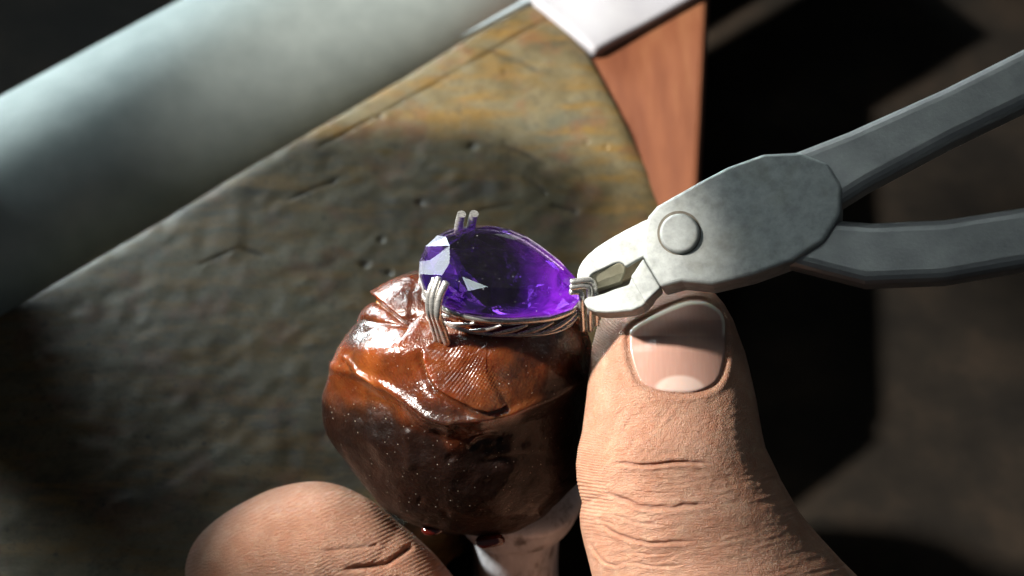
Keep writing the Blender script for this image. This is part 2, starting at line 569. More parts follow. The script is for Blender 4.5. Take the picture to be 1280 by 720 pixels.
# ---------------------------------------------------------------- worn wooden bench pin (block behind)
def slab():
    ZS = -4.6
    A = Pz(438, 132, ZS)            # on the far-left edge
    C = Pz(686, -14, ZS)             # far corner
    ldir = nrm((A - C)[:2])
    right_px = [(686, -14), (716, 34), (742, 76), (768, 124), (791, 168), (810, 208), (826, 246), (842, 290), (856, 340), (868, 400)]
    rp = []
    for a, b in right_px:
        z = ZS
        for _ in range(12):
            q = Pz(a, b, z)
            far0 = abs((q[0] - C[0]) * (-ldir[1]) + (q[1] - C[1]) * ldir[0])
            z = ZS - 0.008 * max(far0 - 2.2, 0) ** 2
        rp.append(q[:2])
    rp = np.array(rp)
    rp = catmull(rp, 260)
    L = 16.0
    nu = 420
    u = np.linspace(0, 1, nu)
    nv = len(rp)
    X = np.zeros((nv, nu, 3))
    for k in range(nv):
        # a row goes from the right edge towards the left, parallel to the far edge
        X[k, :, :2] = rp[k] + np.outer(u * L, ldir)
    flat = X.copy(); flat[..., 2] = ZS
    px, py, _ = proj(flat.reshape(-1, 3))
    px = px.reshape(nv, nu); py = py.reshape(nv, nu)
    y = X[..., 1]
    far = np.abs((X[..., 0] - C[0]) * (-ldir[1]) + (X[..., 1] - C[1]) * ldir[0])
    drop = np.clip(far - 2.2, 0, None)
    z = ZS - 0.008 * drop ** 2
    # rounding towards the edges
    d_r = u[None, :] * L * np.ones((nv, 1))
    z -= 0.10 * np.exp(-d_r / 0.16)
    far = np.abs((X[..., 0] - C[0]) * (-ldir[1]) + (X[..., 1] - C[1]) * ldir[0])
    z -= 0.08 * np.exp(-far / 0.12)
    X[..., 2] = 0
    lump = vnoise(X, 0.45, 3) * 0.03 + vnoise(X, 1.3, 4) * 0.010 + vnoise(X, 4, 5) * 0.010
    z += lump
    mark = np.zeros_like(z)
    d, s, t_ = polydist(px, py, [(400, 182), (470, 143), (560, 94), (640, 48), (692, 20)])
    gr = np.exp(-(d / 1.5) ** 2) * (0.6 + 0.4 * vnoise(X, 2.0, 8))
    z -= 0.07 * gr
    mark = np.maximum(mark, gr * 0.85)
    for pts, wd, dep in [([(628, 181), (660, 194), (682, 206)], 2.0, 0.05), ([(712, 209), (730, 216)], 1.8, 0.05), ([(655, 222), (668, 230), (682, 240)], 2.2, 0.07),
                         ([(600, 262), (640, 255)], 1.5, 0.03), ([(690, 255), (720, 262)], 2.0, 0.04), ([(600, 60), (650, 78), (672, 90)], 1.2, 0.02),
                         ([(360, 250), (420, 225)], 1.8, 0.04), ([(250, 330), (300, 310), (330, 320)], 2.0, 0.05)]:
        d, s, _t = polydist(px, py, pts)
        m = np.exp(-(d / wd) ** 2)
        m = m * (0.75 + 0.5 * vnoise(X, 3, 23))
        z -= dep * 0.5 * m
        mark = np.maximum(mark, m * 0.9)
    for cx, cy, r_ in [(590, 182, 4.5), (525, 254, 4.5), (475, 145, 3), (629, 90, 2.5), (733, 179, 2.5), (757, 183, 2.5), (476, 300, 4), (455, 330, 5), (272, 190, 5), (180, 260, 6), (485, 340, 4)]:
        m = gz(px + 1.5 * vnoise(X, 5, 21), py + 1.5 * vnoise(X, 5, 22), cx, cy, r_ * 0.8, r_ * 0.6)
        z -= 0.035 * m
        mark = np.maximum(mark, m * (0.9 if cy != 179 and cy != 183 else -0.2))
    grime_shade = sstep(150, 235, py + 26 * vnoise(X, 0.5, 11) + 9 * vnoise(X, 1.7, 12) + np.clip(600 - px, 0, 200) * -0.10) * 0.25  # dirt plus painted-in shadow over the lower part of the block
    X[..., 2] = z
    V = X.reshape(-1, 3)
    faces = gridfaces(nv, nu)
    # skirt all round, down 2.4 cm, then an underside
    edge = [(0, c) for c in range(nu)] + [(r_, nu - 1) for r_ in range(1, nv)] + [(nv - 1, c) for c in range(nu - 2, -1, -1)] + [(r_, 0) for r_ in range(nv - 2, 0, -1)]
    ei = np.array([a * nu + b for a, b in edge])
    low = V[ei].copy(); low[:, 2] -= 1.8
    b0 = len(V)
    ne = len(ei)
    V = np.vstack([V, low, low.mean(0, keepdims=True)])
    k = np.arange(ne)
    sk = np.stack([ei[k], b0 + k, b0 + (k + 1) % ne, ei[(k + 1) % ne]], -1)
    fl = [tuple(f) for f in sk] + [(b0 + i, b0 + ne, b0 + (i + 1) % ne) for i in range(ne)]
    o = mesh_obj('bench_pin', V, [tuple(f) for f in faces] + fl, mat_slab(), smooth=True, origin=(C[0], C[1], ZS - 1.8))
    recalc(o)
    for nm, arr in (('mark', mark), ('grime_shade', grime_shade)):
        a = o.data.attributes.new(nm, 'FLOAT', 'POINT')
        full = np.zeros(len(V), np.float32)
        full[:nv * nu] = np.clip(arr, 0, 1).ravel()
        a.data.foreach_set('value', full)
    tag(o, 'worn dirty brown wooden bench pin with scored edge behind the wax ball', 'bench block')
    return A, C, ldir, ZS


SA, SC, SL, ZS = slab()


# ---------------------------------------------------------------- satin steel cylinder behind the pin
def cylinder():
    t = NT('satin_grey_steel')
    n1 = t.noise(16, 4, 0.6)
    c = t.ramp(t.noise(1.2, 3), [(0.3, (0.36, 0.42, 0.41)), (0.7, (0.46, 0.53, 0.51))])
    m = t.p(color=c, metal=0.1, rough=0.65, spec=0.3, normal=t.bump(n1, 0.25, 0.02))
    rad = 2.6
    side = np.array([-SL[1], SL[0]])
    if side[1] < 0:
        side = -side
    mid = np.array([SA[0], SA[1]]) + side * 3.3
    zc = ZS - 2.5
    root = empty('steel_cylinder', (mid[0], mid[1], zc - rad))
    a = np.array([*(mid + SL * 9.0), zc]); b = np.array([*(mid - SL * 13.0), zc])
    n = 6
    path = [a + (b - a) * s for s in np.linspace(0, 1, n)]
    V, fc = tube(path, rad, 96, cap='flat')
    o = mesh_obj('barrel', V, fc, m, root, smooth=True)
    bevel(o, 0.25, 4, 50)
    V, fc = tube([b + (b - a) * 0.0, b - nrm(a - b) * 0.5], rad * 0.45, 48, cap='flat')
    mesh_obj('end_boss', V, fc, m, root, smooth=False)
    tag(root, 'smooth grey satin steel cylinder lying behind the far edge of the wooden bench pin', 'cylinder')
    # pale thin strip between cylinder and pin
    side3 = np.array([side[0], side[1], 0])
    p1 = Pz(566, 52, ZS + 0.05); p2 = Pz(700, -22, ZS + 0.05)
    d3 = nrm(p2 - p1)
    fr = [p1 - side3 * 0.03, p1 + d3 * 0.7 - side3 * 0.07, p2 - side3 * 0.10, p2 + d3 * 1.2 - side3 * 0.10, p2 + d3 * 1.2 + side3 * 0.06, p1 + d3 * 1.0 + side3 * 0.01]
    fr = [f + np.array([0, 0, 0.06]) for f in fr]
    bk = [f - np.array([0, 0, 0.08]) for f in fr]
    V, fc = prism(fr, bk)
    sm = mat_simple('pale_blue_metal', [(0.3, (0.36, 0.44, 0.48)), (0.7, (0.44, 0.51, 0.54))], 2, 0.35, 0.3)
    o = mesh_obj('metal_strip', V, fc, sm, None, origin=p1)
    recalc(o)
    bevel(o, 0.02, 2)
    tag(o, 'thin pale blue metal strip wedged between grey cylinder and bench pin', 'strip')


cylinder()


# ---------------------------------------------------------------- reddish-brown wooden board
def board():
    t = NT('reddish_board_wood')
    v = t.obj(scale=(1.0, 0.16, 1), rot=(0, 0, 0.5))
    c = t.ramp(t.noise(0.9, 5, 0.6, v), [(0.3, (0.10, 0.030, 0.014)), (0.5, (0.17, 0.060, 0.027)), (0.7, (0.24, 0.11, 0.05))])
    m = t.p(color=c, rough=0.5, normal=t.bump(t.noise(3, 5, 0.6, v), 0.3, 0.05))
    z1 = -4.74
    q = [Pz(640, 380, z1), Pz(868, 380, z1), Pz(880, 150, z1), Pz(888, -40, z1), Pz(660, -40, z1)]
    V, f = prism(q, [p - np.array([0, 0, 3.455]) for p in q])
    o = mesh_obj('wooden_board', V, f, m, None, origin=q[0] * np.array([1, 1, 0]) + np.array([0, 0, ZB]))
    recalc(o)
    bevel(o, 0.15, 3)
    tag(o, 'blurred reddish-brown wooden board to the right of the bench pin', 'board')
    return z1


ZW = board()


# ---------------------------------------------------------------- white folded cloth on the bench
def cloth():
    m = mat_simple('white_paper', [(0.3, (0.29, 0.29, 0.32)), (0.7, (0.35, 0.35, 0.37))], 1.0, 0.8, bump=0.3, bscale=4)
    base = Pz(742, 74, ZW)
    e1 = nrm(Pz(870, 2, ZW) - base)           # along the near edge
    e2 = np.array([-e1[1], e1[0], 0])
    nx_, ny_ = 60, 50
    a = np.linspace(0.0, 0.9, nx_)[None, :] * 6.5
    b = np.linspace(0, 1, ny_)[:, None] * 3.2
    X = base + a[..., None] * e1 + b[..., None] * e2
    z = 0.30 + 0.06 * vnoise(X, 0.35, 2) + 0.08 * vnoise(X, 1.1, 3)
    X[..., 2] = ZW + z * (1 - 0.35 * np.exp(-b / 0.5))
    V = X.reshape(-1, 3)
    low = V.copy(); low[:, 2] = ZW + 0.004
    n0 = nx_ * ny_
    f = gridfaces(ny_, nx_)
    fl = [tuple(q) for q in f] + [tuple(q + n0)[::-1] for q in f]
    edge = [c for c in range(nx_)] + [r_ * nx_ + nx_ - 1 for r_ in range(1, ny_)] + [(ny_ - 1) * nx_ + c for c in range(nx_ - 2, -1, -1)] + [r_ * nx_ for r_ in range(ny_ - 2, 0, -1)]
    for k in range(len(edge)):
        i, j = edge[k], edge[(k + 1) % len(edge)]
        fl.append((i, n0 + i, n0 + j, j))
    o = mesh_obj('folded_cloth', np.vstack([V, low]), fl, m, None, smooth=True, origin=base)
    recalc(o)
    tag(o, 'blurred white folded cloth lying on the reddish-brown board', 'cloth')


cloth()

# ---------------------------------------------------------------- the gem's frame of reference
GT = math.radians(6)
GN = np.array([0, -math.sin(GT), math.cos(GT)])
GX = np.array([1.0, 0, 0])
GY = np.array([0, math.cos(GT), math.sin(GT)])
G0 = P(625, 341, 30.0)


def gp(px, py, h):
    """pixel on the gem plane raised by h -> local (x, y)"""
    q = Ppl(px, py, G0 + GN * h, GN) - G0
    return np.array([q @ GX, q @ GY])


def gl(xy, h):
    return G0 + GX * xy[0] + GY * xy[1] + GN * h


HT = 0.24
girdle_px = [(523.5, 338), (525.5, 322), (534, 306), (548, 294.5), (566, 286.5), (586, 283), (608, 282.5), (632, 286), (655, 295), (677, 309), (700, 327), (716, 342),
             (726, 362), (722, 380), (700, 391.5), (670, 396.5), (636, 398), (604, 396.5), (575, 391), (552, 381), (534, 366), (526, 352)]
GIR = np.array([gp(a, b, 0) for a, b in girdle_px])
GIR = catmull(np.vstack([GIR, GIR[:1]]), 200)[:-1]
GC = np.array([0.5 * (GIR[:, 0].min() + GIR[:, 0].max()) - 0.08, 0.5 * (GIR[:, 1].min() + GIR[:, 1].max())])
gang = np.arctan2(GIR[:, 1] - GC[1], GIR[:, 0] - GC[0])
order = np.argsort(gang)
gang_s = gang[order]
grad_s = np.hypot(GIR[order, 0] - GC[0], GIR[order, 1] - GC[1])


def girdle_r(th):
    th = (np.asarray(th) + math.pi) % (2 * math.pi) - math.pi
    return np.interp(th, np.concatenate([gang_s - 2 * math.pi, gang_s, gang_s + 2 * math.pi]), np.tile(grad_s, 3))


def girdle_pt(th, k=1.0):
    r_ = girdle_r(th) * k
    return np.array([GC[0] + r_ * math.cos(th), GC[1] + r_ * math.sin(th)])


RING = empty('ring_setting', tuple(gl(GC, -1.3)))
tag(RING, 'silver pear-shaped ring setting holding a faceted purple stone, pressed into the wax', 'ring')


def gem():
    Tpx = [(562, 307), (562, 329), (578, 345.6), (610.6, 358.8), (661, 361), (702.5, 351), (692, 335), (671, 316), (642.5, 300), (615, 292), (581, 292.5)]
    Mpx = [(538, 322.5), (553, 347), (585, 367), (636, 380), (698, 370), (712, 346), (690, 321.5), (664, 304), (633, 292), (597, 288), (557.5, 295)]
    n = len(Tpx)
    T = [gp(a, b, HT) for a, b in Tpx]
    M = [gp(a, b, HT * 0.55) for a, b in Mpx]
    angT = [math.atan2(p[1] - GC[1], p[0] - GC[0]) for p in T]
    angM = [math.atan2(p[1] - GC[1], p[0] - GC[0]) for p in M]
    gT = [girdle_pt(a) for a in angT]
    gM = [girdle_pt(a) for a in angM]
    # heights of the middle ring that make the kites planar (least squares towards the default)
    Am, bv = [], []
    for i in range(n):
        im = (i - 1) % n
        t0, g1 = T[i], gT[i]
        a = M[im] - t0; b = M[i] - t0; c = g1 - t0
        cz = -HT
        # det of rows (a,za),(b,zb),(c,cz) with za = h-HT
        ca = b[0] * c[1] - b[1] * c[0]
        cb = -(a[0] * c[1] - a[1] * c[0])
        cc = a[0] * b[1] - a[1] * b[0]
        row = np.zeros(n); row[im] += ca; row[i] += cb
        Am.append(row); bv.append((ca + cb) * HT - cc * cz)
    lam = 0.02
    A = np.vstack([np.array(Am), lam * np.eye(n)])
    B = np.concatenate([bv, lam * np.full(n, HT * 0.55)])
    hM = np.clip(np.linalg.lstsq(A, B, rcond=None)[0], HT * 0.35, HT * 0.8)
    # the two bright end facets lie almost in one plane
    e = T[1] - T[0]
    nl = nrm(np.array([-e[1], e[0]]))
    if (gT[1] - T[0]) @ nl < 0:
        nl = -nl
    sl = (HT - 0.02) / ((gT[1] - T[0]) @ nl)
    hM[0] = HT - sl * ((M[0] - T[0]) @ nl) * 1.04
    hM[1] = HT - sl * ((M[1] - T[0]) @ nl)
    V = [gl(p, HT) for p in T] + [gl(p, h) for p, h in zip(M, hM)]
    iT = list(range(n)); iM = list(range(n, 2 * n))
    base = len(V)
    V += [gl(p, 0.02) for p in gT] + [gl(p, 0.02) for p in gM]
    iGT = list(range(base, base + n)); iGM = list(range(base + n, base + 2 * n))
    base = len(V)
    V += [gl(p, -0.03) for p in gT] + [gl(p, -0.03) for p in gM]
    jGT = list(range(base, base + n)); jGM = list(range(base + n, base + 2 * n))
    base = len(V)
    V += [gl(GC + (p - GC) * 0.74, -0.27) for p in gM]
    iQ = list(range(base, base + n))
    base = len(V)
    V += [gl(GC + (p - GC) * 0.40, -0.60) for p in gT]
    iS = list(range(base, base + n))
    V.append(gl(GC + np.array([-0.12, 0]), -0.86))
    cul = len(V) - 1
    fc = [tuple(iT)]
    for i in range(n):
        j = (i + 1) % n; im = (i - 1) % n
        fc += [(iT[i], iM[i], iT[j])]
        fc += [(iT[i], iM[im], iGT[i], iM[i])]
        fc += [(iM[i], iGT[i], iGM[i]), (iM[i], iGM[i], iGT[j])]
        fc += [(iGT[i], jGT[i], jGM[i], iGM[i]), (iGM[i], jGM[i], jGT[j], iGT[j])]
        fc += [(jGT[i], iQ[i], jGM[i]), (jGM[i], iQ[i], jGT[j]), (iQ[i], iQ[j], jGT[j]), (iQ[i], iS[j], iQ[j]), (iQ[i], iS[i], iS[j]), (iS[i], cul, iS[j])]
    o = mesh_obj('gemstone', V, fc, mat_gem(False), RING)
    o.data.materials.append(mat_gem(True))
    recalc(o)
    for p in o.data.polygons:
        if p.normal @ Vector(GN) < -0.05:
            p.material_index = 1
    o['label'] = 'faceted purple pear-cut gemstone'
    # reflection directions of the crown facets (for placing the lamps)
    global FACET_INFO
    FACET_INFO = []
    for p in o.data.polygons:
        c = np.array(RING.location) + np.array(p.center); nn = np.array(p.normal)
        vd = nrm(c - CAM)
        if nn[2] > 0.2:
            rf = vd - 2 * (vd @ nn) * nn
            FACET_INFO.append((proj(c)[:2], len(p.vertices), rf))


gem()
SILVER = mat_silver()
SILVER_DARK = mat_silver('oxidised_silver', (0.55, 0.53, 0.51), 0.2, 0.4)


def setting():
    th = np.linspace(-math.pi, math.pi, 180, endpoint=False)
    # rim that carries the stone
    path = [gl(girdle_pt(a, 1.0) - 0.028 * nrm(girdle_pt(a) - GC), -0.105) for a in th]
    V, f = tube(path, 0.06, 12, closed=True, flat=(0.55, 1.0), up=GN)
    mesh_obj('seat_rim', V, f, SILVER, RING, smooth=True)
    path = [gl(girdle_pt(a, 1.0) - 0.07 * nrm(girdle_pt(a) - GC), -0.50) for a in th]
    V, f = tube(path, 0.03, 10, closed=True, flat=(0.8, 1.0), up=GN)
    mesh_obj('lower_wire', V, f, SILVER_DARK, RING, smooth=True)
    # slanted leaf-like bars of the openwork gallery
    arc = [girdle_pt(a) for a in th]
    seglen = [np.linalg.norm(arc[(k + 1) % len(arc)] - arc[k]) for k in range(len(arc))]
    cum = np.concatenate([[0], np.cumsum(seglen)])
    tot = cum[-1]

    def at_s(s):
        s %= tot
        k = min(np.searchsorted(cum, s, side='right') - 1, len(arc) - 1)
        f_ = (s - cum[k]) / seglen[k]
        return arc[k] * (1 - f_) + arc[(k + 1) % len(arc)] * f_
    nb = 17
    for k in range(nb):
        s0 = tot * k / nb
        pts = []
        for q in np.linspace(0, 1, 7):
            p = at_s(s0 + q * tot / nb * 1.25)
            p = p + nrm(p - GC) * (0.01 - 0.06 * (1 - q))
            pts.append(gl(p, -0.44 + 0.28 * q ** 1.3))
        V, f = tube(pts, 0.042 * (0.35 + 0.65 * np.sin(np.linspace(0.25, 2.95, 7))), 8, flat=(0.7, 1.0), up=GN)
        mesh_obj('gallery_bar', V, f, SILVER, RING, smooth=True)

    def prong(pts, r_, mat=SILVER, cap='round'):
        pth = catmull([gl(gp(a, b, h), h) for a, b, h in pts], 26)
        rr = np.full(26, r_) * (1 + 0.03 * np.sin(np.arange(26) * 2.1))
        V, f = tube(pth, rr, 20, cap=cap, up=(0.3, -1, 0.2))
        o = mesh_obj('prong', V, f, mat, RING, smooth=True)
        if cap == 'flat':
            o.modifiers.new('edges', 'EDGE_SPLIT').split_angle = math.radians(50)
    # front-left cluster bent over the crown
    prong([(546, 424, -0.62), (540.5, 404, -0.30), (536, 388, -0.02), (536.5, 368, 0.20), (543.5, 349, 0.33)], 0.047)
    prong([(551, 425, -0.60), (545.5, 405, -0.28), (541, 389, 0.02), (541.5, 369, 0.23), (548.5, 348, 0.37)], 0.046)
    prong([(559, 428, -0.60), (552.5, 408, -0.28), (547.5, 392, 0.02), (549.5, 372, 0.22), (557.5, 354, 0.36)], 0.056)
    # back pair standing upright
    prong([(572, 305, -0.40), (572.5, 292, -0.1), (574, 280, 0.14), (577, 267.5, 0.36)], 0.062, cap='flat')
    prong([(587.5, 304, -0.40), (588, 291, -0.1), (589.5, 279.5, 0.14), (592.8, 267, 0.36)], 0.062, cap='flat')
    # tip cluster being squeezed
    prong([(729, 412, -0.55), (728, 394, -0.25), (727, 380, 0.0), (727, 371, 0.14), (724, 365, 0.20), (713.5, 365.2, 0.24)], 0.042)
    prong([(738, 412, -0.55), (737, 396, -0.25), (737, 378, 0.05), (737, 362, 0.24), (731, 357.2, 0.30), (714, 359.0, 0.31)], 0.043)
    prong([(746, 406, -0.5), (745, 388, -0.2), (744, 366, 0.12), (741, 353, 0.30), (733, 350.2, 0.36), (714.5, 352.6, 0.36)], 0.043)


setting()


# ---------------------------------------------------------------- ball of setting wax
WC = np.array([P(594, 500, 31.9)[0], 0.05, -2.58])


def wax():
    nr, nc = 460, 640
    ph = np.linspace(0.004, math.pi - 0.004, nr)[:, None]
    th = np.linspace(0, 2 * math.pi, nc, endpoint=False)[None, :]
    d = np.stack([np.sin(ph) * np.cos(th), np.sin(ph) * np.sin(th), np.cos(ph) * np.ones_like(th)], -1)
    ax = np.array([1.84, 1.80, 2.16])
    X = WC + d * ax
    px, py, dep = proj(X.reshape(-1, 3))
    px = px.reshape(nr, nc); py = py.reshape(nr, nc)
    vdir = nrm(CAM - WC)
    front = sstep(-0.05, 0.25, d @ vdir)
    nrmv = d / ax
    nrmv /= np.linalg.norm(nrmv, axis=-1, keepdims=True)
    disp = 0.085 * vnoise(X, 0.75, 1) + 0.045 * vnoise(X, 1.9, 2) + 0.016 * vnoise(X, 4.5, 3)
    f_ = np.zeros_like(px)
    # shoulder: everything under this line falls back
    dl, s, t = polydist(px, py, [(415, 452), (445, 468), (478, 484), (505, 503), (530, 522), (560, 531), (600, 527), (640, 519), (690, 500), (740, 470)])
    below = -s * dl
    below = np.where(s > 0, -dl, dl)
    f_ -= 0.15 * sstep(-3, 26, below) * (1 - 0.75 * sstep(40, 120, below))
    f_ += 0.05 * np.exp(-((below + 4) / 6.0) ** 2)
    # torn flap by the prongs, with the hollow under it
    dl, s, t = polydist(px, py, [(466, 372), (478, 381), (492, 391), (508, 403), (516, 405)])
    under = np.where(s > 0, -dl, dl)
    taper = np.clip(1.0 - dl / 45, 0, 1)
    f_ += 0.07 * sstep(1.5, -1.5, under) * np.exp(-(np.clip(-under, 0, None) / 26)) * sstep(0, .12, t) * sstep(1.0, .9, t) * taper
    f_ -= 0.17 * sstep(-0.5, 2.5, under) * np.exp(-(np.clip(under, 0, None) / 9)) * sstep(0, .15, t) * sstep(1.0, .85, t)
    f_ += 0.15 * gz(px, py, 484, 446, 36, 13, -12)
    f_ -= 0.04 * gz(px, py, 480, 412, 30, 9, -12)
    # patch with a finger print, its lip standing proud
    patch = [(531, 436), (532, 455), (537, 470), (546, 485), (560, 494), (578, 503), (592, 510), (608, 514), (622, 511), (634, 505)]
    dl, s, t = polydist(px, py, patch)
    ins = np.where(s > 0, dl, -dl)
    f_ += 0.075 * sstep(-1.2, 1.8, ins) * np.exp(-np.clip(ins, 0, None) / 30) * sstep(0, .1, t) * sstep(1, .92, t)
    f_ -= 0.045 * np.exp(-((ins + 4) / 4.0) ** 2) * sstep(0, .1, t) * sstep(1, .95, t)
    f_ -= 0.06 * gz(px, py, 588, 468, 30, 18, 30)
    # thumb pressed dents, folds and pits
    f_ -= 0.13 * gz(px, py, 470, 505, 14, 34, -25)
    f_ -= 0.10 * gz(px, py, 625, 575, 34, 22, -10)
    f_ += 0.05 * gz(px, py, 560, 600, 40, 30, 20)
    f_ -= 0.05 * gz(px, py, 520, 560, 18, 30, -15)
    f_ -= 0.05 * gz(px, py, 690, 540, 40, 24, 10)
    for pts, wd, dp in [([(536, 538), (548, 555), (556, 572), (568, 582)], 5, -0.03), ([(583, 566), (594, 554), (612, 549), (632, 552)], 4, 0.03),
                        ([(583, 570), (596, 559), (614, 554), (634, 557)], 6, -0.035), ([(496, 540), (506, 565), (510, 595)], 8, 0.03),
                        ([(600, 582), (650, 570), (690, 566)], 6, 0.02), ([(590, 590), (645, 580), (700, 574)], 5, -0.02), ([(590, 604), (640, 592), (690, 590)], 7, 0.02),
                        ([(454, 448), (462, 470), (480, 490)], 3, 0.045), ([(668, 640), (690, 648), (722, 634)], 3, 0.05), ([(660, 650), (700, 655)], 2, 0.03),
                        ([(452, 400), (475, 372), (500, 345)], 3, 0.03), ([(448, 420), (470, 410), (500, 408), (530, 396)], 2.5, -0.03), ([(470, 610), (500, 632), (545, 655), (600, 668)], 5, 0.05)]:
        dl, s, t = polydist(px, py, pts)
        f_ += dp * np.exp(-(dl / wd) ** 2) * sstep(0, 0.15, t) * sstep(1, 0.85, t)
    for cx, cy, r_ in [(474, 627, 2.2), (524, 628, 3), (557, 643, 3), (532, 647, 2), (558, 580, 3), (503, 540, 3), (587, 568, 3)]:
        f_ -= 0.022 * gz(px, py, cx, cy, r_, r_)
    # finger print ridges in the soft wax
    m1 = gz(px, py, 582, 470, 24, 17, 25)
    c1 = (px - 582) * math.sin(math.radians(52)) + (py - 470) * math.cos(math.radians(52)) + 0.010 * (px - 560) ** 2 * 0.25
    c1 = c1 + 1.3 * vnoise(X, 3.0, 61)
    f_ += 0.0085 * m1 * np.sin(2 * math.pi * c1 / 4.3) * (0.7 + 0.6 * vnoise(X, 4.0, 62))
    m2 = gz(px, py, 612, 480, 16, 18, 0)
    c2 = (px - 612) * math.sin(math.radians(-35)) + (py - 480) * math.cos(math.radians(-35))
    f_ += 0.006 * m2 * np.sin(2 * math.pi * c2 / 4.0)
    m3 = gz(px, py, 500, 470, 26, 9, 15)
    f_ += 0.004 * m3 * np.sin(2 * math.pi * (px - 0.25 * py) / 4.0)
    # stretched streaks
    st = vnoise(np.stack([(px + py * 0.5) / 9, (py - px * 0.4) / 40, px * 0], -1), 1, 9)
    f_ += 0.010 * st * gz(px, py, 490, 400, 60, 60)
    # right side flows up round the tip of the setting
    f_ += 0.10 * gz(px, py, 735, 400, 30, 30)
    # the lump bulges out to the left
    lobe = np.exp(-((np.arccos(np.clip(d @ nrm([-0.96, -0.05, -0.02]), -1, 1)) / 0.50) ** 2))
    disp = disp + 0.42 * lobe
    lobe = np.exp(-((np.arccos(np.clip(d @ nrm([-0.62, 0.30, 0.72]), -1, 1)) / 0.42) ** 2))
    disp = disp + 0.30 * lobe
    lobe = np.exp(-((np.arccos(np.clip(d @ nrm([-0.60, -0.45, -0.65]), -1, 1)) / 0.45) ** 2))
    disp = disp + 0.14 * lobe
    disp = disp + f_ * front
    X = X + nrmv * disp[..., None]
    # seat for the setting
    q = X - G0
    lx, ly, lh = q @ GX - GC[0], q @ GY - GC[1], q @ GN
    rho = np.hypot(lx, ly) / girdle_r(np.arctan2(ly, lx))
    up = (lh > -1.3)
    lim = np.where(rho < 0.98, -0.16 - 0.80 * np.clip(0.98 - rho, 0, 1), -0.47 + 0.0 * rho)
    lim = np.where(rho < 0.90, lim - 0.16, lim - 0.16 * sstep(1.02, 0.90, rho))
    lim = lim + np.where(lx < -0.5, 2.6, 1.2) * np.clip(rho - 1.04, 0, 9)
    lim = lim + (0.09 * vnoise(X, 1.5, 71) + 0.03 * vnoise(X, 4, 72)) * sstep(1.04, 1.25, rho)
    # the wax climbs a little against the setting
    X = np.where((up & (lh > lim))[..., None], X + GN * (lim - lh)[..., None], X)
    V = np.vstack([X.reshape(-1, 3), X[0].mean(0, keepdims=True), X[-1].mean(0, keepdims=True)])
    f = [tuple(k) for k in gridfaces(nr, nc, True)[:, ::-1]]
    n0 = nr * nc
    f += [(n0, c, (c + 1) % nc) for c in range(nc)]
    f += [(n0 + 1, (nr - 1) * nc + (c + 1) % nc, (nr - 1) * nc + c) for c in range(nc)]
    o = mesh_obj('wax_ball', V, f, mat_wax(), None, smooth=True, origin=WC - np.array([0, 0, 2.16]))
    # sooty stain plus painted-in shade on the wax below the fold
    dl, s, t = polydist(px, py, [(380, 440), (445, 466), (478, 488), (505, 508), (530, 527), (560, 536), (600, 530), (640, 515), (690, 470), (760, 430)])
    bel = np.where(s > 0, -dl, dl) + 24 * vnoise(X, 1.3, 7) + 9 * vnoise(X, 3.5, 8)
    soot_shade = 0.96 * sstep(-16, 34, bel)
    a = o.data.attributes.new('soot_shade', 'FLOAT', 'POINT')
    a.data.foreach_set('value', np.concatenate([soot_shade.ravel(), [0, 1]]).astype(np.float32))
    tag(o, 'lump of glossy reddish-brown setting wax with finger prints, under the purple stone', 'wax ball')

    for cx, cy, dp, r_ in [(541, 661, 31.9, 0.08), (612, 677, 31.85, 0.11)]:
        c0 = P(cx, cy, dp)
        bm = bmesh.new()
        bmesh.ops.create_icosphere(bm, subdivisions=4, radius=1)
        V = np.array([v.co[:] for v in bm.verts]) * np.array([r_ * 2.0, r_, r_ * 0.8]) + c0
        f = [tuple(v.index for v in q.verts) for q in bm.faces]
        bm.free()
        V += 0.03 * vnoise(V, 4, 51)[:, None]
        dm = DRIP
        mesh_obj('drip', V - np.array(o.location) * 0, f, dm, o, smooth=True)


t_ = NT('red_wax_drip')
DRIP = t_.p(color=(0.05, 0.004, 0.002), rough=0.12, sss=0.3, sss_radius=(0.1, 0.02, 0.01), coat=0.6)
wax()


# ---------------------------------------------------------------- stick under the ball
def stick():
    t = NT('grey_worn_stick')
    n1 = t.noise(3, 6, 0.65, t.obj(scale=(1, 1, 0.4)))
    c = t.ramp(n1, [(0.33, (0.15, 0.15, 0.155)), (0.45, (0.46, 0.50, 0.55)), (0.7, (0.58, 0.62, 0.68))])
    m = t.p(color=c, rough=0.42, normal=t.bump(n1, 0.5, 0.05), spec=0.6)
    c0 = np.array([P(645, 690, 33.0)[0], 0.0, WC[2]])
    prof = [(0.3, -1.7), (0.98, -1.85), (1.02, -2.15), (0.95, -2.5), (0.80, -2.75), (0.72, -3.0), (0.70, -4.5), (0.68, -6.2), (0.6, -6.45), (0.2, -6.5)]
    pr = catmull(prof, 60)
    th = np.linspace(0, 2 * math.pi, 64, endpoint=False)
    V = []
    for r_, z in pr:
        for a in th:
            k = 1 + 0.04 * math.sin(2 * a + z * 2) + 0.02 * math.sin(5 * a)
            V.append(c0 + np.array([math.cos(a) * r_ * k, math.sin(a) * r_ * k, z]))
    f = [tuple(q) for q in gridfaces(60, 64, True)] + [tuple(range(64)), tuple(range(59 * 64 + 63, 59 * 64 - 1, -1))]
    o = mesh_obj('holding_stick', V, f, m, None, smooth=True, origin=c0 + np.array([0, 0, -6.5]))
    recalc(o)
    tag(o, 'grey worn stick under the wax ball, between finger and thumb', 'stick')


stick()


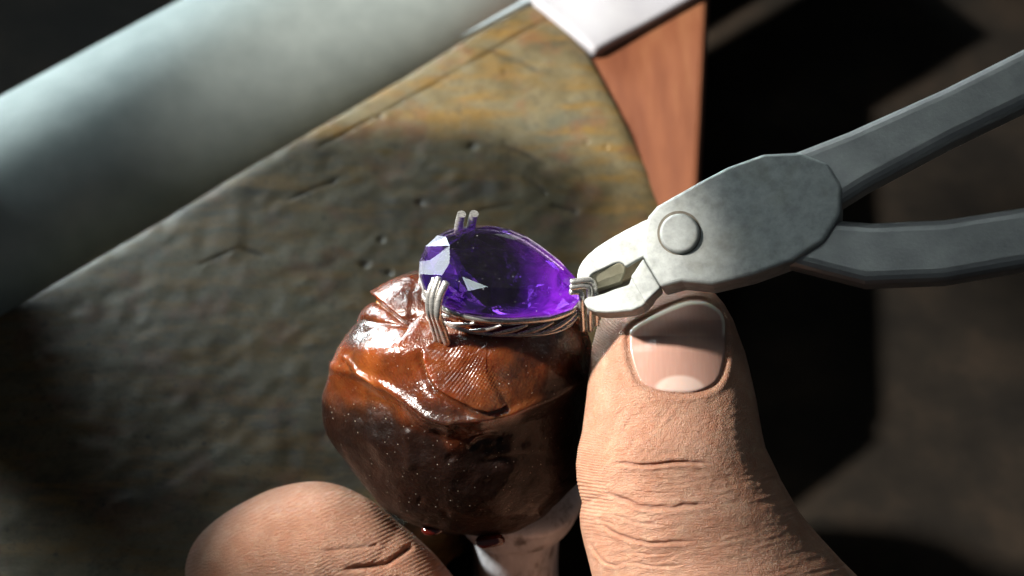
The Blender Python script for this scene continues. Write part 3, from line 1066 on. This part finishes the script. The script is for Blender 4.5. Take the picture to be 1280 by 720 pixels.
# ---------------------------------------------------------------- the hand: thumb, finger and palm
def hand():
    skin = mat_skin()
    Vs, Fs, nailA, creaseA, moonA, freeA = [], [], [], [], [], []

    def add(V, f, nail=None, crease=None, moon=None, free_=None):
        b = sum(len(v) for v in Vs)
        Vs.append(np.asarray(V)); Fs.append(np.asarray(f) + b)
        nailA.append(np.zeros(len(V)) if nail is None else nail)
        creaseA.append(np.zeros(len(V)) if crease is None else crease)
        moonA.append(np.zeros(len(V)) if moon is None else moon)
        freeA.append(np.zeros(len(V)) if free_ is None else free_)
    # ---- thumb
    ys = np.concatenate([[346, 347, 349, 352, 356], np.linspace(361, 800, 500), np.linspace(806, 1150, 40)])
    Ly = [346, 349, 352, 358, 365, 375, 385, 395, 410, 430, 460, 500, 540, 560, 580, 600, 615, 628, 634, 645, 660, 680, 700, 720, 800, 900, 1150]
    Lx = [846, 828, 817, 800, 786, 771, 761, 753, 745.5, 739.5, 735, 731.5, 726.5, 721.5, 719, 720, 723, 727, 726, 724.5, 726, 730, 735, 740, 742, 720, 640]
    Ry = [346, 349, 352, 358, 365, 380, 400, 440, 500, 560, 600, 640, 700, 800, 900, 1150]
    Rx = [848, 862, 871, 882, 892, 905, 917, 932, 946, 958, 975, 1000, 1050, 1150, 1230, 1330]
    xl = np.interp(ys, Ly, Lx); xr = np.interp(ys, Ry, Rx)
    ker = np.hanning(9); ker /= ker.sum()
    sm = np.convolve(np.pad(xl, 4, 'edge'), ker, 'valid')
    xl = np.where((ys > 380) & (ys < 790), sm, xl)
    dc = np.interp(ys, [346, 420, 560, 720, 900, 1150], [31.1, 30.75, 30.55, 30.7, 31.6, 33.0])
    nc = 420
    th = np.linspace(0, 2 * math.pi, nc, endpoint=False)
    th = th + 0.18 * np.sin(2 * th) * 0
    hw = (xr - xl) / 2; xc = (xr + xl) / 2
    hwcm = hw / PXCM * dc / D0
    hd = hwcm * np.interp(ys, [346, 400, 560, 640, 720], [0.72, 0.74, 0.84, 0.90, 0.86])
    ct, st = np.cos(th)[None, :], np.sin(th)[None, :]
    e = 0.88
    cx = np.sign(ct) * np.abs(ct) ** e; sx = np.sign(st) * np.abs(st) ** e
    px = xc[:, None] + hw[:, None] * cx
    py = ys[:, None] * np.ones_like(px)
    dd = dc[:, None] - hd[:, None] * sx
    frontm = sstep(-0.1, 0.35, sx) * np.ones_like(px)
    out = np.zeros_like(px)
    crease = np.zeros_like(px)
    # nail
    nailpoly = [(788, 413), (797, 405), (808, 399), (822, 391), (842, 382), (862, 376), (884, 378), (902, 392), (908, 420), (906, 455), (896, 478), (872, 489), (842, 490), (818, 486), (802, 478), (794, 464), (789, 445), (787, 428)]
    nailpoly = [tuple(q) for q in catmull(nailpoly + nailpoly[:1], 73)[:-1]]
    ins = inpoly(px, py, nailpoly)
    dn, _, _ = polydist(px, py, nailpoly + nailpoly[:1])
    sd = np.where(ins, dn, -dn)
    nail = sstep(-0.6, 0.8, sd) * (frontm > 0.5)
    free = sstep(430, 395, py)                                    # free edge stands proud of the skin
    out += frontm * (0.045 * free * sstep(-0.5, 1.0, sd) - 0.03 * np.exp(-((sd + 2.0) / 2.6) ** 2) + 0.014 * np.exp(-((sd + 9) / 5.0) ** 2) * (1 - 0.6 * free))
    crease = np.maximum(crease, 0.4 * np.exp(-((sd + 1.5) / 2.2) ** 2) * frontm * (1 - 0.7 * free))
    moon = sstep(1.05, 0.8, np.hypot((px - 850) / 34, (py - 488) / 20)) * (nail > 0.3)
    fredge = sstep(6.5, 3.5, np.abs(sd)) * sstep(425, 412, py) * (nail > 0.3)
    # flatten the side pad next to the nail
    out += frontm * 0.05 * gz(px, py, 770, 440, 14, 40, 0)
    out += frontm * 0.04 * gz(px, py, 800, 392, 22, 6, -25)
    # creases over the joint
    CR = [([(762, 581), (778, 580), (800, 581), (820, 581), (860, 578), (900, 580)], 2.0, 0.055), ([(752, 614), (775, 623), (797, 631), (815, 635), (850, 633), (900, 628)], 2.4, 0.07),
          ([(748, 656), (772, 667), (795, 677), (830, 679), (880, 674)], 2.0, 0.05), ([(736, 678), (744, 692), (758, 704), (775, 711)], 1.8, 0.035), ([(785, 704), (815, 708), (860, 706)], 1.7, 0.02),
          ([(722, 630), (735, 627), (752, 622)], 2.4, 0.03), ([(738, 648), (750, 650), (775, 657)], 1.5, 0.015), ([(800, 596), (830, 600), (870, 598)], 1.5, 0.010),
          ([(756, 640), (790, 652), (840, 657)], 1.5, 0.014), ([(790, 612), (820, 615), (850, 614)], 1.4, 0.010), ([(770, 690), (800, 693), (842, 692)], 1.5, 0.012)]
    wob = 2.0 * vnoise(np.stack([px / 14, py / 14, px * 0], -1), 1, 31)
    for pts, wd, dp in CR:
        dl, s, t = polydist(px, py + wob, pts)
        tp = sstep(0, 0.22, t) * sstep(1.0, 0.8, t)
        sg = np.where(s > 0, -dl, dl)                             # positive below the line
        dp = dp * (0.75 + 0.35 * vnoise(np.stack([px / 30, py / 30, px * 0], -1), 1, 37))
        out -= frontm * tp * dp * np.exp(-(dl / wd) ** 2)
        out += frontm * tp * dp * 0.45 * np.exp(-((sg - wd * 2.0) / (wd * 1.7)) ** 2)
        out += frontm * tp * dp * 0.25 * np.exp(-((sg + wd * 2.6) / (wd * 2.4)) ** 2)
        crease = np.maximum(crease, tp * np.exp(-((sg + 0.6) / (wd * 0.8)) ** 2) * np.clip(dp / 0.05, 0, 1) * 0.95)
    # friction ridges on the side of the pad
    dx = px - xl[:, None]
    ang = np.interp(py, [390, 450, 540, 600], [58, 50, 20, 8])
    ar = np.radians(ang)
    ph = (py * np.cos(ar) - dx * np.sin(ar)) + 1.2 * vnoise(np.stack([px / 18, py / 18, px * 0], -1), 1, 32)
    mk = sstep(46, 22, dx) * sstep(384, 408, py) * sstep(700, 600, py)
    out += frontm ** 0.3 * mk * 0.0095 * np.sin(2 * math.pi * ph / 4.6)
    # diagonal fine wrinkles between nail and joint
    wr = vnoise(np.stack([(px * 0.80 + py * 0.58) / 5.0, (py * 0.80 - px * 0.58) / 34, px * 0], -1), 1, 33)
    out += frontm * 0.008 * wr * gz(px, py, 795, 540, 40, 34, 0)
    wr2 = vnoise(np.stack([px / 26, (py + 0.25 * px) / 4.2, px * 0], -1), 1, 34)
    out += frontm * 0.006 * wr2 * sstep(570, 610, py)
    wr3 = vnoise(np.stack([(px - 0.3 * py) / 5.5, (py + .3 * px) / 5.5, px * 0], -1), 1, 35)
    out += frontm * 0.0035 * wr3 * (1 - nail) * sstep(480, 520, py)
    out += 0.03 * vnoise(np.stack([px / 60, py / 60, dd / 1.0], -1), 1, 36)
    out = np.where((ys > 350)[:, None], out, 0)
    base = CAM + (F[None, None, :] + R[None, None, :] * ((px - 640) / PXCM / D0)[..., None] - U[None, None, :] * ((py - 360) / PXCM / D0)[..., None]) * dd[..., None]
    ndir = R[None, None, :] * (cx * np.abs(hd[:, None]))[..., None] - F[None, None, :] * (sx * hwcm[:, None])[..., None]
    ndir = ndir / (np.linalg.norm(ndir, axis=-1, keepdims=True) + 1e-9)
    X = base + ndir * out[..., None]
    nr = len(ys)
    V = np.vstack([X.reshape(-1, 3), X[0].mean(0, keepdims=True)])
    tri = np.array([[nr * nc, (c + 1) % nc, c, c] for c in range(nc)])
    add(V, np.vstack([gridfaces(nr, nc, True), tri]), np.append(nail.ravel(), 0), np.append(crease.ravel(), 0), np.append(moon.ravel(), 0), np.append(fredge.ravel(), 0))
    # ---- finger, from below, its tip out to the left
    axis = catmull([P(660, 1020, 35.2), P(575, 880, 33.8), P(505, 772, 33.0), P(448, 706, 32.8), P(385, 682, 32.8), P(310, 715, 33.0), P(240, 800, 33.4), P(200, 920, 34.0)], 520)
    n = len(axis)
    s = np.linspace(0, 1, n)
    rad = np.interp(s, [0, 0.2, 0.34, 0.42, 0.52, 0.62, 0.8, 1.0], [1.15, 1.0, 0.93, 0.88, 0.95, 0.95, 0.88, 0.80])
    k = s > 0.90
    rad = np.where(k, rad * np.sqrt(np.clip(1 - ((s - 0.90) / 0.10) ** 2, 0.0004, 1)), rad)
    tan = np.gradient(axis, axis=0); tan /= np.linalg.norm(tan, axis=1)[:, None]
    s1 = np.cross(tan, F); s1 /= np.linalg.norm(s1, axis=1)[:, None]
    s2 = np.cross(s1, tan)
    nc2 = 260
    th2 = np.linspace(0, 2 * math.pi, nc2, endpoint=False)
    dirv = s1[:, None, :] * np.cos(th2)[None, :, None] + s2[:, None, :] * np.sin(th2)[None, :, None]
    X0 = axis[:, None, :] + dirv * rad[:, None, None]
    qx, qy, _ = proj(X0.reshape(-1, 3))
    qx = qx.reshape(n, nc2); qy = qy.reshape(n, nc2)
    fr = sstep(-0.2, 0.3, -(dirv @ F))
    o2 = np.zeros_like(qx); cr2 = np.zeros_like(qx)
    for pts, wd, dp in [([(425, 712), (462, 708), (485, 704), (512, 684)], 3.0, 0.07), ([(400, 690), (430, 686), (470, 682)], 2.2, 0.02), ([(380, 735), (440, 730), (500, 722)], 2.5, 0.03)]:
        dl, sg, t = polydist(qx, qy, pts)
        o2 -= fr * dp * np.exp(-(dl / wd) ** 2) * sstep(0, .2, t)
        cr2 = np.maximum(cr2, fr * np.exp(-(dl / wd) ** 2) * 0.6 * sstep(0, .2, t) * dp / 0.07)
    ph2 = qy * 0.90 + qx * 0.44 + 1.5 * vnoise(np.stack([qx / 20, qy / 20, qx * 0], -1), 1, 41)
    o2 += fr * 0.007 * np.sin(2 * math.pi * ph2 / 4.6) * (0.6 + 0.4 * vnoise(np.stack([qx / 25, qy / 25, qx * 0], -1), 1, 42))
    o2 += 0.02 * vnoise(np.stack([qx / 50, qy / 50, qx * 0], -1), 1, 43)
    X2 = X0 + dirv * o2[..., None]
    V2 = np.vstack([X2.reshape(-1, 3), axis[-1:]])
    tri = np.array([[(n - 1) * nc2 + c, (n - 1) * nc2 + (c + 1) % nc2, n * nc2, n * nc2] for c in range(nc2)])
    add(V2, np.vstack([gridfaces(n, nc2, True), tri]), None, np.append(cr2.ravel(), 0))
    # ---- palm below the frame, joining thumb and finger
    pax = catmull([P(640, 985, 35.6), P(720, 900, 36.0), P(800, 880, 35.0), P(900, 1010, 33.4), P(905, 1150, 33.2)], 60)
    prad = np.interp(np.linspace(0, 1, 60), [0, .1, .35, .7, 1], [0.5, 1.25, 1.7, 1.6, 1.35])
    Vp, fp = tube(pax, prad, 48, cap='round')
    fq = np.array([list(q) for q in fp if len(q) == 4])
    add(Vp, fq)
    V = np.vstack(Vs)
    faces = [tuple(dict.fromkeys(q)) for q in np.vstack(Fs).tolist()]
    o = mesh_obj('hand', V, faces, skin, None, smooth=True, origin=P(720, 1000, 35))
    recalc(o)
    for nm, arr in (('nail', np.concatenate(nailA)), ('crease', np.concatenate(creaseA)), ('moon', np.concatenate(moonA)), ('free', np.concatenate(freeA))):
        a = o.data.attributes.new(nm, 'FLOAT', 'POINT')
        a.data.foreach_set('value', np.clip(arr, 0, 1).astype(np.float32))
    tag(o, "bare hand, its thumb and finger gripping the wax ball from below", 'hand')


hand()


# ---------------------------------------------------------------- pliers squeezing the prongs at the stone's tip
def pliers():
    face = mat_steel('brushed_light_steel', (0.43, 0.455, 0.44), 0.40, 0.60, 0.30, 0.55)
    olive = mat_steel('olive_tinted_steel', (0.42, 0.40, 0.29), 0.35, 0.5, 0.6, 0.7, 1.3)
    dark = mat_steel('dark_inner_steel', (0.16, 0.14, 0.11), 0.4, 0.6, 0.5, 0.6)
    grip = mat_simple('grey_handle_steel', [(0.3, (0.24, 0.24, 0.24)), (0.7, (0.36, 0.36, 0.35))], 2, 0.45, 0.6)
    nP = nrm(-F * 1.0 + np.array([-0.26, 0.05, 0.34]))
    p0 = gl(gp(724, 358, 0.24), 0.24)

    def pt(x, y, off=0.0):
        return Ppl(x, y, p0 + nP * off, nP)
    root = empty('pliers', tuple(pt(850, 300, -0.3)))
    tag(root, "worn light steel pliers, jaws squeezing the prongs at the purple stone's tip", 'pliers')

    def plate(name, poly, off, thick, mat, bw=0.02, slope=None, seg=2):
        fr = [pt(*q[:2], off + (q[2] if len(q) > 2 else 0)) for q in poly]
        bk = [pt(*q[:2], off + (q[2] if len(q) > 2 else 0)) - nP * thick for q in poly]
        V, f = prism(fr, bk)
        o = mesh_obj(name, V, f, mat, root)
        recalc(o)
        if bw:
            bevel(o, bw, seg, 25)
        return o
    # upper jaw: flat cheek, the slot side cut by the inner facet
    plate('upper_jaw', [(721, 351), (721.5, 342), (723.5, 334), (728, 326), (734, 319), (746, 308.5), (760, 299.5), (783, 286.5), (806, 275), (826, 270), (846, 300), (835, 330), (812, 330),
                        (804, 321), (793, 327), (782, 333.5), (779, 330), (775, 328), (769, 328.5), (755, 335), (742, 341), (738.5, 344), (736, 349)], 0.0, 0.42, face, 0.025, seg=3)
    # olive hexagonal facet inside the mouth (slopes back towards the cutting edge)
    plate('jaw_insert', [(737.5, 346.5, -.04), (742, 341.5, -.03), (755, 335.5, -.03), (769, 329, -.03), (775, 328.5, -.03), (781.5, 333.5, -.05), (781, 340, -.11), (775.5, 352, -.19), (757, 358.5, -.19), (738, 364, -.17), (736, 356, -.11)], 0.0, 0.2, olive, 0.012)
    plate('slot_wall', [(781.5, 333.5, -.07), (804, 321, -.05), (806, 334, -.16), (792, 346, -.24), (776, 352, -.25)], 0.0, 0.1, mat_steel('bronze_slot_steel', (0.27, 0.22, 0.14), 0.4, 0.55, 0.5, 0.7), 0)
    plate('slot_floor', [(738, 362), (776, 348), (800, 328), (800, 350), (786, 362), (745, 376)], -0.34, 0.1, dark, 0)
    # lower jaw: rounded outer bevel, brushed nose facet
    plate('lower_jaw', [(728.7, 376), (733, 371.5), (744, 369.5), (756, 366), (768, 361), (786, 355.5), (790, 343), (803, 325), (826, 350), (812, 374), (803, 383), (790, 388.5), (771, 390.5), (756, 391), (744, 390), (734, 385.5)], -0.02, 0.40, face, 0.07, seg=4)
    # box joint: a thicker cheek over both jaws, with its rivet
    jx = [(804, 322), (803.5, 300), (806, 283), (810, 270), (821, 257), (842, 245), (872, 228), (910, 208), (955, 192), (1000, 190), (1035, 204), (1052, 232), (1050, 268), (1030, 300), (990, 326), (940, 344), (890, 356), (852, 352), (826, 359)]
    plate('joint_cheek', jx, 0.10, 0.6, face, 0.05, seg=3)
    plate('joint_facet', [(788, 346), (797, 333), (804, 322.5), (812, 336), (826, 359.5), (818, 367), (806, 379), (799, 366)], 0.075, 0.35, face, 0.03, seg=3)
    th = np.linspace(0, 2 * math.pi, 40, endpoint=False)
    rc = (849, 291)
    plate('rivet_gap', [(rc[0] + 27.5 * math.cos(a), rc[1] + 27.5 * math.sin(a)) for a in th], 0.106, 0.1, dark, 0)
    plate('rivet', [(rc[0] + 25 * math.cos(a), rc[1] + 25 * math.sin(a)) for a in th], 0.18, 0.2, face, 0.05, seg=4)
    # handles
    plate('handle', [(950, 205), (1060, 162), (1180, 108), (1300, 48), (1420, -15), (1430, 55), (1310, 118), (1190, 176), (1085, 232), (1000, 285)], 0.03, 0.55, grip, 0.16, seg=4)
    plate('handle', [(965, 325), (1010, 270), (1090, 276), (1180, 272), (1290, 255), (1420, 222), (1428, 296), (1295, 330), (1180, 350), (1080, 354)], 0.0, 0.55, grip, 0.16, seg=4)


pliers()
